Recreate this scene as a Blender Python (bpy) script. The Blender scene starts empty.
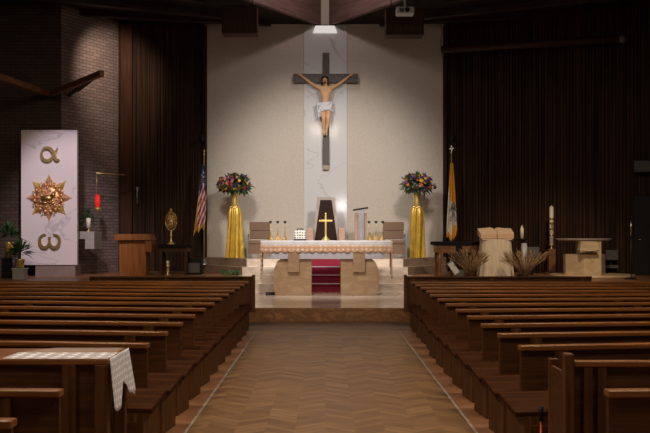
import bpy, bmesh, math, random
from mathutils import Vector, Matrix
R = random.Random(7)
C = bpy.context.scene.collection
PI = math.pi
F, H, VX, VY = 903.0, 1.7, 325.0, 234.0
def P(px, py, Y):                       # a measured picture position at distance Y -> a place in the church
    return Vector(((px-VX)*Y/F, Y, H-(py-VY)*Y/F))
def X(px, Y): return (px-VX)*Y/F
def Zh(py, Y): return H-(py-VY)*Y/F

# ------------------------------------------------------------------ materials
M = {}
def nodes(name):
    m = bpy.data.materials.new(name); m.use_nodes = True
    nt = m.node_tree
    return m, nt, nt.nodes['Principled BSDF']
def plain(name, col, rough=.5, metal=0, var=0, vscale=8, bump=0, bscale=60, stretch=(1,1,1), spec=None, sheen=0, col2=None, detail=4):
    m, nt, b = nodes(name)
    b.inputs['Roughness'].default_value = rough; b.inputs['Metallic'].default_value = metal
    if spec is not None: b.inputs['Specular IOR Level'].default_value = spec
    if sheen: b.inputs['Sheen Weight'].default_value = sheen
    c = (*col, 1)
    b.inputs['Base Color'].default_value = c
    m.diffuse_color = c
    if var or bump or col2:
        tc = nt.nodes.new('ShaderNodeTexCoord'); mp = nt.nodes.new('ShaderNodeMapping')
        mp.inputs['Scale'].default_value = stretch
        nt.links.new(tc.outputs['Object'], mp.inputs['Vector'])
    if var or col2:
        n = nt.nodes.new('ShaderNodeTexNoise'); n.inputs['Scale'].default_value = vscale; n.inputs['Detail'].default_value = detail
        nt.links.new(mp.outputs[0], n.inputs['Vector'])
        r = nt.nodes.new('ShaderNodeValToRGB')
        r.color_ramp.elements[0].position = .32; r.color_ramp.elements[1].position = .68
        if col2: a, z = col, col2
        else: a, z = [x*(1-var) for x in col], [min(1, x*(1+var)) for x in col]
        r.color_ramp.elements[0].color = (*a, 1); r.color_ramp.elements[1].color = (*z, 1)
        nt.links.new(n.outputs['Fac'], r.inputs[0]); nt.links.new(r.outputs[0], b.inputs['Base Color'])
    if bump:
        n2 = nt.nodes.new('ShaderNodeTexNoise'); n2.inputs['Scale'].default_value = bscale
        nt.links.new(mp.outputs[0], n2.inputs['Vector'])
        bu = nt.nodes.new('ShaderNodeBump'); bu.inputs['Strength'].default_value = bump; bu.inputs['Distance'].default_value = .02
        nt.links.new(n2.outputs['Fac'], bu.inputs['Height']); nt.links.new(bu.outputs[0], b.inputs['Normal'])
    M[name] = m
    return m
def marble(name, base, vein, scale=1.2, rough=.15, width=.05, rot=.7):
    m, nt, b = nodes(name)
    b.inputs['Roughness'].default_value = rough
    tc = nt.nodes.new('ShaderNodeTexCoord'); mp = nt.nodes.new('ShaderNodeMapping'); mp.inputs['Rotation'].default_value = (0, rot, 0)
    mp.inputs['Scale'].default_value = (1, 1, 2.2)
    n = nt.nodes.new('ShaderNodeTexNoise'); n.inputs['Scale'].default_value = scale; n.inputs['Detail'].default_value = 5; n.inputs['Distortion'].default_value = .6
    nt.links.new(tc.outputs['Object'], mp.inputs[0]); nt.links.new(mp.outputs[0], n.inputs['Vector'])
    r = nt.nodes.new('ShaderNodeValToRGB'); e = r.color_ramp.elements
    e[0].position = .5-width; e[0].color = (*base, 1); e[1].position = .5+width; e[1].color = (*base, 1)
    k = e.new(.5); k.color = (*vein, 1)
    nt.links.new(n.outputs['Fac'], r.inputs[0]); nt.links.new(r.outputs[0], b.inputs['Base Color'])
    M[name] = m
def emit(name, col, s):
    m, nt, b = nodes(name)
    b.inputs['Base Color'].default_value = (*col, 1)
    b.inputs['Emission Color'].default_value = (*col, 1); b.inputs['Emission Strength'].default_value = s
    M[name] = m
def brick(name, c1, c2, mortar, bw=.26, bh=.085):
    m, nt, b = nodes(name)
    b.inputs['Roughness'].default_value = .75
    tc = nt.nodes.new('ShaderNodeTexCoord'); s = nt.nodes.new('ShaderNodeSeparateXYZ'); cb = nt.nodes.new('ShaderNodeCombineXYZ')
    nt.links.new(tc.outputs['Object'], s.inputs[0]); nt.links.new(s.outputs['X'], cb.inputs['X']); nt.links.new(s.outputs['Z'], cb.inputs['Y'])
    t = nt.nodes.new('ShaderNodeTexBrick'); t.inputs['Scale'].default_value = 1; t.offset = 0.5
    t.inputs['Brick Width'].default_value = bw; t.inputs['Row Height'].default_value = bh; t.inputs['Mortar Size'].default_value = .008
    t.inputs['Color1'].default_value = (*c1, 1); t.inputs['Color2'].default_value = (*c2, 1); t.inputs['Mortar'].default_value = (*mortar, 1)
    nt.links.new(cb.outputs[0], t.inputs['Vector']); nt.links.new(t.outputs['Color'], b.inputs['Base Color'])
    bu = nt.nodes.new('ShaderNodeBump'); bu.invert = True; bu.inputs['Strength'].default_value = .6; bu.inputs['Distance'].default_value = .01
    nt.links.new(t.outputs['Fac'], bu.inputs['Height']); nt.links.new(bu.outputs[0], b.inputs['Normal'])
    M[name] = m
def parquet(name):                      # chevron-laid oak: slanted planks meeting in zigzag rows
    m, nt, b = nodes(name); L = nt.links.new
    b.inputs['Roughness'].default_value = .45; b.inputs['Specular IOR Level'].default_value = .3
    tc = nt.nodes.new('ShaderNodeTexCoord'); s = nt.nodes.new('ShaderNodeSeparateXYZ'); L(tc.outputs['Object'], s.inputs[0])
    def mth(op, a, bb=None):
        n = nt.nodes.new('ShaderNodeMath'); n.operation = op
        for i, v in enumerate((a, bb)):
            if v is None: continue
            if isinstance(v, (int, float)): n.inputs[i].default_value = v
            else: L(v, n.inputs[i])
        return n.outputs[0]
    col = mth('MULTIPLY', s.outputs['X'], 1/.52)
    pp = mth('PINGPONG', col, .5)
    v = mth('ADD', mth('MULTIPLY', s.outputs['Y'], 1/.13), mth('MULTIPLY', pp, 3.2))
    row = mth('FLOOR', v); cidx = mth('FLOOR', mth('MULTIPLY', col, 2))
    cb = nt.nodes.new('ShaderNodeCombineXYZ'); L(row, cb.inputs['X']); L(cidx, cb.inputs['Y'])
    w = nt.nodes.new('ShaderNodeTexWhiteNoise'); w.noise_dimensions = '2D'; L(cb.outputs[0], w.inputs['Vector'])
    n = nt.nodes.new('ShaderNodeTexNoise'); n.inputs['Scale'].default_value = 1.1; n.inputs['Detail'].default_value = 3
    mp = nt.nodes.new('ShaderNodeMapping'); mp.inputs['Scale'].default_value = (.8, 5.0, 1); L(tc.outputs['Object'], mp.inputs[0]); L(mp.outputs[0], n.inputs['Vector'])
    mixv = mth('ADD', mth('MULTIPLY', w.outputs['Value'], .45), mth('MULTIPLY', n.outputs['Fac'], .7))
    r = nt.nodes.new('ShaderNodeValToRGB'); e = r.color_ramp.elements
    e[0].position = .22; e[0].color = (.125, .063, .026, 1); e[1].position = .92; e[1].color = (.275, .155, .070, 1)
    L(mixv, r.inputs[0])
    fr = mth('FRACT', v); gap = mth('LESS_THAN', fr, .07)
    mx = nt.nodes.new('ShaderNodeMix'); mx.data_type = 'RGBA'; L(gap, mx.inputs['Factor']); L(r.outputs[0], mx.inputs['A']); mx.inputs['B'].default_value = (.10, .055, .028, 1)
    L(mx.outputs['Result'], b.inputs['Base Color'])
    M[name] = m
def lace(name, cols, scale, hole, axes=('X', 'Z')):  # openwork cloth: thread where the pattern is, see-through between
    m, nt, b = nodes(name); L = nt.links.new
    b.inputs['Roughness'].default_value = .9; b.inputs['Base Color'].default_value = (*cols[0], 1)
    tc = nt.nodes.new('ShaderNodeTexCoord'); s = nt.nodes.new('ShaderNodeSeparateXYZ'); L(tc.outputs['Object'], s.inputs[0])
    cb = nt.nodes.new('ShaderNodeCombineXYZ'); L(s.outputs[axes[0]], cb.inputs['X']); L(s.outputs[axes[1]], cb.inputs['Y'])
    mp = nt.nodes.new('ShaderNodeMapping'); mp.inputs['Rotation'].default_value = (0, 0, 0); mp.inputs['Scale'].default_value = (scale, scale, 1); L(cb.outputs[0], mp.inputs[0])
    ck = nt.nodes.new('ShaderNodeTexVoronoi'); ck.inputs['Scale'].default_value = 1; ck.inputs['Randomness'].default_value = .15; ck.distance = 'MANHATTAN'
    L(mp.outputs[0], ck.inputs['Vector'])
    r = nt.nodes.new('ShaderNodeValToRGB'); e = r.color_ramp.elements
    e[0].position = .36; e[0].color = (*cols[0], 1); e[1].position = .42; e[1].color = (*cols[1], 1)
    L(ck.outputs['Distance'], r.inputs[0]); L(r.outputs[0], b.inputs['Base Color'])
    if hole:
        r2 = nt.nodes.new('ShaderNodeValToRGB'); q = r2.color_ramp.elements
        q[0].position = .36; q[0].color = (1, 1, 1, 1); q[1].position = .42; q[1].color = (hole, hole, hole, 1)
        L(ck.outputs['Distance'], r2.inputs[0]); L(r2.outputs[0], b.inputs['Alpha'])
    M[name] = m

G = (18, 1.4, 18)
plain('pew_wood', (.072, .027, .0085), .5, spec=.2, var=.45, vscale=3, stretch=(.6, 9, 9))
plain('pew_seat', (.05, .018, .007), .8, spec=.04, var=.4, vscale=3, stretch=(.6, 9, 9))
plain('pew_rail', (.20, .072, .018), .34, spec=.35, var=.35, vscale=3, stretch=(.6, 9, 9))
plain('pew_upright', (.085, .034, .011), .5, spec=.2, var=.4, vscale=3, stretch=(9, 9, .6))
plain('cabinet_wood', (.24, .085, .022), .35, var=.25, vscale=3, stretch=(9, 9, .6))
plain('table_wood', (.19, .075, .026), .4, var=.3, vscale=3, stretch=(1, 9, 9))
plain('dark_wood', (.05, .022, .012), .55, spec=.2, var=.3, vscale=3, stretch=(9, 9, .6))
plain('slat_wood', (.014, .007, .0048), .7, spec=.1, col2=(.060, .030, .019), vscale=9, stretch=(2.2, 2.2, .04), detail=2)
plain('post_wood', (.05, .019, .009), .6, spec=.15, var=.3, vscale=3, stretch=(9, 9, .5))
plain('soffit_wood', (.02, .013, .011), .7, spec=.15, var=.4, vscale=2, stretch=(6, .4, 1))
plain('beam_wood', (.045, .031, .027), .6, spec=.15, var=.3, vscale=2, stretch=(1, 1, 6))
plain('fascia_wood', (.17, .10, .085), .5, spec=.3, var=.25, vscale=2, stretch=(.6, .6, 6))
plain('plaster', (.60, .53, .455), .9, var=.07, vscale=26, bump=.4, bscale=30, detail=6)
plain('border_floor', (.27, .125, .058), .42, var=.22, vscale=3)
plain('cross_aisle', (.15, .088, .05), .5, var=.2, vscale=3, stretch=(1, 4, 1))
plain('white_line', (.33, .27, .22), .7)
marble('white_marble', (.68, .67, .67), (.53, .50, .48), .33, .09, .008, .9)
marble('tabernacle_marble', (.80, .70, .71), (.56, .50, .54), .42, .35, .009, .8)
marble('cream_marble', (.80, .68, .58), (.66, .54, .44), 1.6, .12, .12)
marble('tan_marble', (.42, .29, .18), (.34, .22, .13), 2.5, .3, .15)
marble('brown_marble', (.32, .165, .075), (.20, .095, .042), 3.5, .2, .15)
marble('font_marble', (.58, .43, .27), (.48, .34, .2), 2.5, .3, .15)
plain('shaded_marble', (.33, .235, .165), .45, var=.15, vscale=4)  # cream marble darkened for the weaker light on the angled sides
plain('plinth_stone', (.26, .185, .165), .5, var=.1)
plain('grey_stone', (.36, .33, .31), .5, var=.1)
brick('brick_lit', (.27, .195, .18), (.19, .135, .125), (.075, .055, .055))  # brick of the lit stretch, its light put into the paler colour
brick('brick_dark', (.105, .062, .045), (.075, .046, .035), (.032, .022, .018))  # same brick, its shade put into the darker colour
plain('gold', (.83, .58, .19), .35, .7, var=.1)
plain('brass', (.72, .52, .22), .38, .7)
plain('old_gold', (.50, .33, .12), .35, .9, var=.35, vscale=30)
plain('copper_gold', (.86, .46, .24), .38, .6, var=.25, vscale=14)
plain('gold_satin', (.66, .42, .06), .33, .3, var=.25, vscale=6, stretch=(6, 6, 1))
plain('letter_gold', (.50, .36, .15), .4, .75)
plain('black', (.010, .010, .011), .55, spec=.2)
plain('black_cloth', (.012, .011, .014), .9, spec=.1)
plain('dark_grey', (.09, .085, .085), .5)
plain('dark_metal', (.03, .027, .026), .4, .6)
plain('steel', (.6, .6, .6), .3, 1)
plain('white_plastic', (.55, .55, .53), .4)
plain('white_cloth', (.66, .64, .68), .9, bump=.15, bscale=14)
plain('cream_cloth', (.63, .51, .38), .9, var=.12, vscale=5, stretch=(5, 5, .8), sheen=.2)
plain('grey_cloth', (.32, .30, .32), .9, var=.15)
plain('slab_white', (.50, .48, .56), .5)
plain('taupe_fabric', (.20, .122, .078), .85, var=.1, vscale=30)
plain('leather', (.028, .011, .008), .6, spec=.15)
plain('stone_taupe', (.40, .33, .29), .6, var=.1)
plain('arm_tan', (.40, .25, .18), .6, var=.1)
plain('maroon_carpet', (.24, .012, .035), .95, var=.12, vscale=40)
plain('wax', (.78, .72, .58), .5)
plain('skin', (.70, .40, .21), .5, var=.12, vscale=14)
plain('hair', (.06, .025, .012), .6)
plain('loin_cloth', (.70, .71, .74), .8)
plain('cross_wood', (.085, .06, .052), .55, var=.2, vscale=3, stretch=(5, 5, 1))
plain('cross_tip', (.36, .27, .19), .5)
plain('flag_blue', (.03, .045, .14), .8); plain('flag_red', (.42, .03, .035), .8); plain('flag_white', (.80, .72, .70), .8)
plain('flag_fringe', (.62, .34, .06), .7); plain('flag_yellow', (.80, .38, .02), .75); plain('flag_ivory', (.74, .66, .56), .75); plain('flag_key', (.16, .15, .17), .7)
plain('leaf', (.028, .085, .025), .5, var=.4, vscale=20)
plain('leaf_light', (.045, .12, .035), .5, var=.3, vscale=20)
plain('petal_orange', (.72, .19, .03), .7); plain('petal_yellow', (.78, .52, .05), .7); plain('petal_purple', (.16, .05, .24), .7)
plain('petal_red', (.42, .03, .03), .7); plain('petal_pink', (.66, .30, .26), .7); plain('petal_plum', (.10, .02, .05), .7)
plain('straw', (.27, .165, .075), .8, var=.4, vscale=20)
plain('page', (.66, .48, .33), .8); plain('page_edge', (.60, .38, .24), .7, var=.15, vscale=40, stretch=(1, 1, 8))
plain('green_cloth', (.03, .26, .10), .7, var=.4, vscale=30)
plain('orange_plastic', (.75, .12, .02), .4)
plain('cream_plastic', (.66, .60, .5), .5)
m, nt, b = nodes('red_glass'); b.inputs['Base Color'].default_value = (.8, .02, .02, 1); b.inputs['Roughness'].default_value = .2
b.inputs['Emission Color'].default_value = (1, .03, .02, 1); b.inputs['Emission Strength'].default_value = .35; M['red_glass'] = m
m, nt, b = nodes('clear_glass'); b.inputs['Base Color'].default_value = (.9, .93, .95, 1); b.inputs['Roughness'].default_value = .08; b.inputs['Alpha'].default_value = .45; M['clear_glass'] = m
m, nt, b = nodes('sheer_cloth'); b.inputs['Base Color'].default_value = (.82, .74, .70, 1); b.inputs['Roughness'].default_value = .9; b.inputs['Alpha'].default_value = .22; M['sheer_cloth'] = m
parquet('parquet')
lace('lace_border', ((.95, .95, .98), (.62, .62, .70)), 11, .7, ('X', 'Y'))
lace('lace_drop', ((.95, .95, .98), (.72, .72, .80)), 22, .85, ('Y', 'Z'))
lace('altar_lace', ((.80, .64, .55), (.62, .37, .23)), 9.5, 0, ('X', 'Z'))
lace('lantern_lattice', ((.03, .03, .03), (.72, .70, .66)), 17, 0, ('X', 'Z'))
emit('patch_glow', (1.0, .98, .95), .42)  # bright patch of light on the wall, given as a glow

# ------------------------------------------------------------------ mesh builder
class B:
    def __init__(s): s.bm = bmesh.new(); s.mi = 0
    def _set(s, faces):
        for f in faces: f.material_index = s.mi
    def box(s, x0, x1, y0, y1, z0, z1, rot=None, bev=0):
        t = bmesh.new(); bmesh.ops.create_cube(t, size=1)
        sx, sy, sz = x1-x0, y1-y0, z1-z0
        for v in t.verts: v.co = Vector((v.co.x*sx, v.co.y*sy, v.co.z*sz))
        if bev: bmesh.ops.bevel(t, geom=list(t.edges), offset=bev, segments=2, affect='EDGES', profile=.5)
        c = Vector(((x0+x1)/2, (y0+y1)/2, (z0+z1)/2))
        for v in t.verts: v.co = (rot @ v.co if rot else v.co) + c
        return s.merge(t)
    def merge(s, t):
        mp = {v: s.bm.verts.new(v.co) for v in t.verts}
        out = []
        for f in t.faces:
            try: nf = s.bm.faces.new([mp[v] for v in f.verts])
            except ValueError: continue
            nf.smooth = f.smooth; nf.material_index = s.mi; out.append(nf)
        t.free(); return s
    def lathe(s, prof, c=(0, 0, 0), n=20, sx=1, sy=1, smooth=True):   # prof = [(r, z)...]
        rings = []
        for r, z in prof:
            if r < 1e-5: rings.append([s.bm.verts.new((c[0], c[1], c[2]+z))])
            else: rings.append([s.bm.verts.new((c[0]+r*sx*math.cos(2*PI*i/n), c[1]+r*sy*math.sin(2*PI*i/n), c[2]+z)) for i in range(n)])
        for a, b_ in zip(rings, rings[1:]):
            for i in range(n):
                j = (i+1) % n
                va = [a[0]] if len(a) == 1 else [a[i], a[j]]
                vb = [b_[0]] if len(b_) == 1 else [b_[j], b_[i]]
                if len(va)+len(vb) < 3: continue
                f = s.bm.faces.new(va+vb); f.smooth = smooth; f.material_index = s.mi
        if len(rings[0]) > 1: s.bm.faces.new(rings[0][::-1]).material_index = s.mi
        if len(rings[-1]) > 1: s.bm.faces.new(rings[-1]).material_index = s.mi
        return s
    def tube(s, pts, r, n=8, cap=True):
        pts = [Vector(p) for p in pts]; rs = r if isinstance(r, (list, tuple)) else [r]*len(pts)
        rings = []
        for i, p in enumerate(pts):
            d = (pts[min(i+1, len(pts)-1)]-pts[max(i-1, 0)]).normalized()
            u = d.cross(Vector((0, 0, 1)));
            if u.length < .05: u = d.cross(Vector((1, 0, 0)))
            u.normalize(); w = d.cross(u)
            rings.append([s.bm.verts.new(p+u*rs[i]*math.cos(2*PI*k/n)+w*rs[i]*math.sin(2*PI*k/n)) for k in range(n)])
        for a, b_ in zip(rings, rings[1:]):
            for i in range(n):
                j = (i+1) % n
                f = s.bm.faces.new((a[i], a[j], b_[j], b_[i])); f.smooth = True; f.material_index = s.mi
        if cap:
            s.bm.faces.new(rings[0][::-1]).material_index = s.mi; s.bm.faces.new(rings[-1]).material_index = s.mi
        return s
    def prism(s, poly, z0, z1):                            # plan polygon raised from z0 to z1
        a = [s.bm.verts.new((x, y, z0)) for x, y in poly]; b_ = [s.bm.verts.new((x, y, z1)) for x, y in poly]
        n = len(poly); fs = [s.bm.faces.new(a[::-1]), s.bm.faces.new(b_)]
        for i in range(n): fs.append(s.bm.faces.new((a[i], a[(i+1) % n], b_[(i+1) % n], b_[i])))
        s._set(fs); return s
    def slab(s, poly, y0, y1):                             # elevation outline (x, z) given thickness in y
        a = [s.bm.verts.new((x, y0, z)) for x, z in poly]; b_ = [s.bm.verts.new((x, y1, z)) for x, z in poly]
        n = len(poly); fs = [s.bm.faces.new(a), s.bm.faces.new(b_[::-1])]
        for i in range(n): fs.append(s.bm.faces.new((a[(i+1) % n], a[i], b_[i], b_[(i+1) % n])))
        s._set(fs); return s
    def grid(s, fn, nu, nv, th=None, mi=None, smooth=True):
        vs = [[s.bm.verts.new(fn(i/nu, j/nv)) for i in range(nu+1)] for j in range(nv+1)]
        for j in range(nv):
            for i in range(nu):
                f = s.bm.faces.new((vs[j][i], vs[j][i+1], vs[j+1][i+1], vs[j+1][i])); f.smooth = smooth
                f.material_index = mi(i/nu+.5/nu, j/nv+.5/nv) if mi else s.mi
        return s
    def ball(s, c, r, sub=2, sc=(1, 1, 1)):
        t = bmesh.new(); bmesh.ops.create_icosphere(t, subdivisions=sub, radius=r)
        for v in t.verts: v.co = Vector((v.co.x*sc[0], v.co.y*sc[1], v.co.z*sc[2]))+Vector(c)
        for f in t.faces: f.smooth = True
        return s.merge(t)
    def mesh(s, name, mats):
        bmesh.ops.recalc_face_normals(s.bm, faces=s.bm.faces)
        me = bpy.data.meshes.new(name); s.bm.to_mesh(me); s.bm.free()
        for k in (mats if isinstance(mats, (list, tuple)) else [mats]): me.materials.append(M[k])
        return me
    def obj(s, name, mats, parent=None, loc=None, rotz=0):
        o = bpy.data.objects.new(name, s.mesh(name, mats)); C.objects.link(o)
        if parent: o.parent = parent
        if loc is not None: o.location = loc
        if rotz: o.rotation_euler.z = rotz
        return o
def solid(o, t):
    md = o.modifiers.new('thickness', 'SOLIDIFY'); md.thickness = t; md.offset = 0
    return o
def thing(name, label, cat, loc=(0, 0, 0), rotz=0, group=None):
    o = bpy.data.objects.new(name, None); C.objects.link(o); o.location = loc; o.rotation_euler.z = rotz; o.empty_display_size = .1
    return tag(o, label, cat, group)
def tag(o, label, cat, group=None):
    o['label'] = label; o['category'] = cat
    if group: o['group'] = group
    return o
def struct(o): o['kind'] = 'structure'; return o
def dup(root, loc, rotz, label, group=None):
    r = root.copy(); C.objects.link(r); r.location = loc; r.rotation_euler.z = rotz; r['label'] = label
    if group: r['group'] = group
    for ch in list(root.children):
        c = ch.copy(); C.objects.link(c); c.parent = r
        for g in list(ch.children):
            d = g.copy(); C.objects.link(d); d.parent = c
    return r

# ------------------------------------------------------------------ setting
PL, ST, T3, TOP = .27, .66, .86, 1.06       # platform, side stage, third and top tier heights
AC = .05                                    # aisle centre
struct(B().box(-10, AC-1.262, -1, 15.9, -.1, 0).obj('floor', 'border_floor'))
struct(B().box(AC+1.262, 10, -1, 15.9, -.1, 0).obj('floor_right', 'border_floor'))
struct(B().box(AC-1.232, AC+1.232, -1, 15.9, -.1, 0).obj('floor_aisle', 'parquet'))
struct(B().box(-10, 10, 15.9, 17.44, -.1, 0).obj('floor_crossing', 'cross_aisle'))
for s in (-1, 1):
    struct(B().box(AC+s*1.247-.012, AC+s*1.247+.012, -1, 15.9, -.1, .001).obj('trim_%d' % (1+(s > 0)), 'white_line'))
b = B().box(-10, 10, 17.44, 17.52, 0, PL, bev=.01); b.obj('platform_riser', 'brown_marble')['kind'] = 'structure'
struct(B().box(-10, 10, 17.5, 25.6, -.1, PL-.001).obj('floor_platform', 'cream_marble'))
fronts = [22.2, 22.5, 22.8, 23.1]; tops = [.4675, .665, .8625, TOP]
for k in range(4):
    cx = 2.0+.09*(3-k); y = fronts[k]
    struct(B().box(-cx, cx, y, 25.3, PL if k == 0 else tops[k-1]-.01, tops[k]).obj('sanctuary_step', 'cream_marble'))
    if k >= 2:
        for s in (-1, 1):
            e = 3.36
            struct(B().prism([(s*cx, y+.005), (s*e, y+1.9), (s*e, 25.3), (s*cx, 25.3)], PL, tops[k]-.001).obj('sanctuary_side_step', 'shaded_marble'))
for s in (-1, 1):
    struct(B().prism([(s*2.06, 21.5), (s*3.1, 20.0), (s*10, 20.0), (s*10, 25.6), (s*2.06, 25.6)], PL, ST).obj('floor_stage', 'border_floor'))
# walls
WB = 25.3
struct(B().box(-3.36, 3.36, WB, WB+.2, 0, 11).obj('wall_back', 'plaster'))
struct(B().box(X(304, 25.2), X(347, 25.2), WB-.05, WB, TOP, Zh(26, WB)).obj('trim_3', 'white_marble'))
def run_wall(name, a, c, mat, z0=0, z1=8, th=.15):
    d = Vector((c[0]-a[0], c[1]-a[1])); L = d.length
    o = B().box(0, L, 0, th, z0, z1).obj(name, mat, None, (a[0], a[1], 0), math.atan2(d.y, d.x))
    return struct(o), L
def slat_wall(name, a, c, z0, z1):
    d = Vector((c[0]-a[0], c[1]-a[1])); L = d.length
    b = B().box(0, L, .06, .15, 0, z1)
    x = 0
    while x < L-.03:
        w = R.choice((.045, .06, .06, .08)); dp = R.choice((.0, .015, .03))
        b.box(x, min(L, x+w), dp, .07, z0, z1)
        x += w+R.choice((.018, .025, .03))
    return struct(b.obj(name, 'slat_wood', None, (a[0], a[1], 0), math.atan2(d.y, d.x)))
slat_wall('wall_left', (-5.72, 25.0), (-3.36, WB), ST, 8)
slat_wall('wall_right', (3.36, WB), (9.2, 22.1), ST, 8)
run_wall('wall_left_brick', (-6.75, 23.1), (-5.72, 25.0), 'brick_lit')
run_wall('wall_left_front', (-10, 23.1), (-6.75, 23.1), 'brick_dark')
struct(B().box(-5.64, -5.32, 24.86, 24.98, ST, 7.5, bev=.01).obj('trim_4', 'post_wood'))
struct(B().box(3.30, 3.40, WB-.14, WB-.02, T3, 7.5, bev=.01).obj('trim_5', 'slat_wood'))
struct(B().box(-3.40, -3.30, WB-.14, WB-.02, T3, 7.5, bev=.01).obj('trim_6', 'slat_wood'))
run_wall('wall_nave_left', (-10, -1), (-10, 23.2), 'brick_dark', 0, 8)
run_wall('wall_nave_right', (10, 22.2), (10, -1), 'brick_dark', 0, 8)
run_wall('wall_right_end', (9.1, 22.1), (10.1, 22.1), 'slat_wood', 0, 8)
# ceiling: two low soffits either side of a V-shaped light well, with deep lit fascias
CZ = 7.58
for s in (-1, 1):
    b = B().prism([(s*.2, 25.4), (s*2.25, 22.35), (s*5.6, 17.4), (s*10, 17.4), (s*10, 25.6), (s*.2, 25.6)], CZ, CZ+.12)
    struct(b.obj('ceiling' if s < 0 else 'ceiling_right', 'soffit_wood'))
    a, c = Vector((s*.17, 25.28)), Vector((s*5.6, 17.2)); d = c-a
    o = B().box(0, d.length, -.07, .07, CZ-.03, 10.4).obj('ceiling_fascia', 'fascia_wood', None, (a.x, a.y, 0), math.atan2(d.y, d.x)); struct(o)
    for (x0, y0, x1, y1, dz, w) in ((1.9, 24.2, 9.8, 20.6, .20, .22), (1.5, 24.9, 9.8, 23.0, .14, .2), (3.0, 22.4, 9.8, 18.4, .16, .2)):
        dd = Vector((s*(x1-x0), y1-y0))
        struct(B().box(0, dd.length, -w/2, w/2, CZ-dz, CZ).obj('ceiling_beam', 'beam_wood', None, (s*x0, y0, 0), math.atan2(dd.y, dd.x)))
struct(B().prism([(-.2, 25.4), (-5.6, 17.2), (5.6, 17.2), (.2, 25.4)], 10.4, 10.5).obj('ceiling_well', 'beam_wood'))

# added glowing wedge and dark strip standing in for light falling on the wall
t = thing('ridge_glow', 'small glowing wedge standing for light falling on the top of the white marble strip', 'light patch', (0, WB-.05, 0))
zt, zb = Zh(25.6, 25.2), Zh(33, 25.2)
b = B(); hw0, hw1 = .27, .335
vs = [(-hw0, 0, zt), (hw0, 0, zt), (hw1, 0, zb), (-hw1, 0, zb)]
b.slab([(x, z) for x, y, z in vs], -.05, .02); b.obj('glow_wedge', 'patch_glow', t)
B().box(-.3, .3, -.06, .03, zt, zt+.03).obj('top_strip', 'dark_metal', t)

# ------------------------------------------------------------------ pews
ANG = math.radians(7)
def make_pew(s, L, label, group):
    t = thing('pew', label, 'pew', group=group)
    def bx(x0, x1, *a, **k):
        return B().box(min(s*x0, s*x1), max(s*x0, s*x1), *a, **k)
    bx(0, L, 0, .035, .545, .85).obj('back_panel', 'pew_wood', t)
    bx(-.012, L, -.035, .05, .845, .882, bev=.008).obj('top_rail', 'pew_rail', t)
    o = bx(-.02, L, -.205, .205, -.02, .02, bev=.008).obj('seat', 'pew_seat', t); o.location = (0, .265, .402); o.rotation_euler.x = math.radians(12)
    B().prism([(s*.05, .06), (s*.09, .06), (s*.09, .46), (s*.05, .46)] if s > 0 else [(-.09, .06), (-.05, .06), (-.05, .46), (-.09, .46)], 0, .345).obj('seat_end', 'pew_upright', t)
    for x in (.30, 2.3, 4.3):
        if x < L: bx(x-.05, x+.05, -.03, .06, 0, .845, bev=.004).obj('upright', 'pew_upright', t)
    bx(.1, L, .035, .06, .06, .28).obj('kneeler_board', 'pew_wood', t)
    return t
Ord = ['first', 'second', 'third', 'fourth', 'fifth', 'sixth', 'seventh', 'eighth', 'ninth', 'tenth', 'eleventh', 'twelfth']
left_end = {0: -1.345}
for s, nm in ((-1, 'left'), (1, 'right')):
    first = None
    for k in range(12):                        # k = 0 nearest the altar
        y = (6.76 if s < 0 else 6.63)+.8*(11-k)
        x = -1.335 if s < 0 else 1.44+(.04 if k < 4 else 0)
        lab = 'dark wooden pew %s of the aisle, %s row behind the front screen' % (nm, Ord[k])
        if k == 11: lab = 'dark wooden pew %s of the aisle, just beyond the %s' % (nm, 'lace covered table' if s < 0 else 'tall posted pew')
        g = 'pews in rows %s of the aisle' % nm
        an = s*math.radians((3.5 if k == 0 else 7) if s < 0 else .5+7.5*k/11)
        if k == 0:
            o = make_pew(s, 3.4 if s < 0 else 4.1, lab, g); o.location = (x, y, 0); o.rotation_euler.z = an
        elif first is None:
            first = make_pew(s, 5.8, lab, g); first.location = (x, y, 0); first.rotation_euler.z = an
        else: dup(first, (x, y, 0), an, lab)
    # the rows nearest the camera
    near = [((-1.396, 4.74), 'near dark pew with bright orange-brown rail left of the aisle'), ((-1.385, 3.98), 'nearest pew cut off by the photo at lower left corner')] if s < 0 else [((1.49, 4.74), 'near dark pew with bright rail at lower right, behind the posted pew')]
    for (x, y), lab in near: dup(first, (x, y, 0), s*ANG*.4, lab, 'pews nearest the camera')
    # front screens before the first rows
    x = -1.275 if s < 0 else 1.44
    t = thing('front_screen', 'tall dark panelled screen standing before the first pew %s of the aisle' % nm, 'pew screen', (x, 16.4, 0), 0, 'front pew screens')
    LS = 3.0 if s < 0 else 3.4
    def bx(x0, x1, *a, **k): return B().box(min(s*x0, s*x1), max(s*x0, s*x1), *a, **k)
    bx(.04, LS, 0, .05, .28, .90).obj('panel', 'pew_wood', t)
    bx(.05, LS, -.03, .07, .90, .93, bev=.006).obj('top_rail', 'pew_wood', t)
    bx(0, .05, -.04, .12, .28, .958, bev=.006).obj('end_post', 'pew_upright', t)
    for xx in (.15, 1.6, LS-.15): bx(xx-.04, xx+.04, -.02, .07, 0, .9).obj('foot', 'pew_upright', t)

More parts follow.
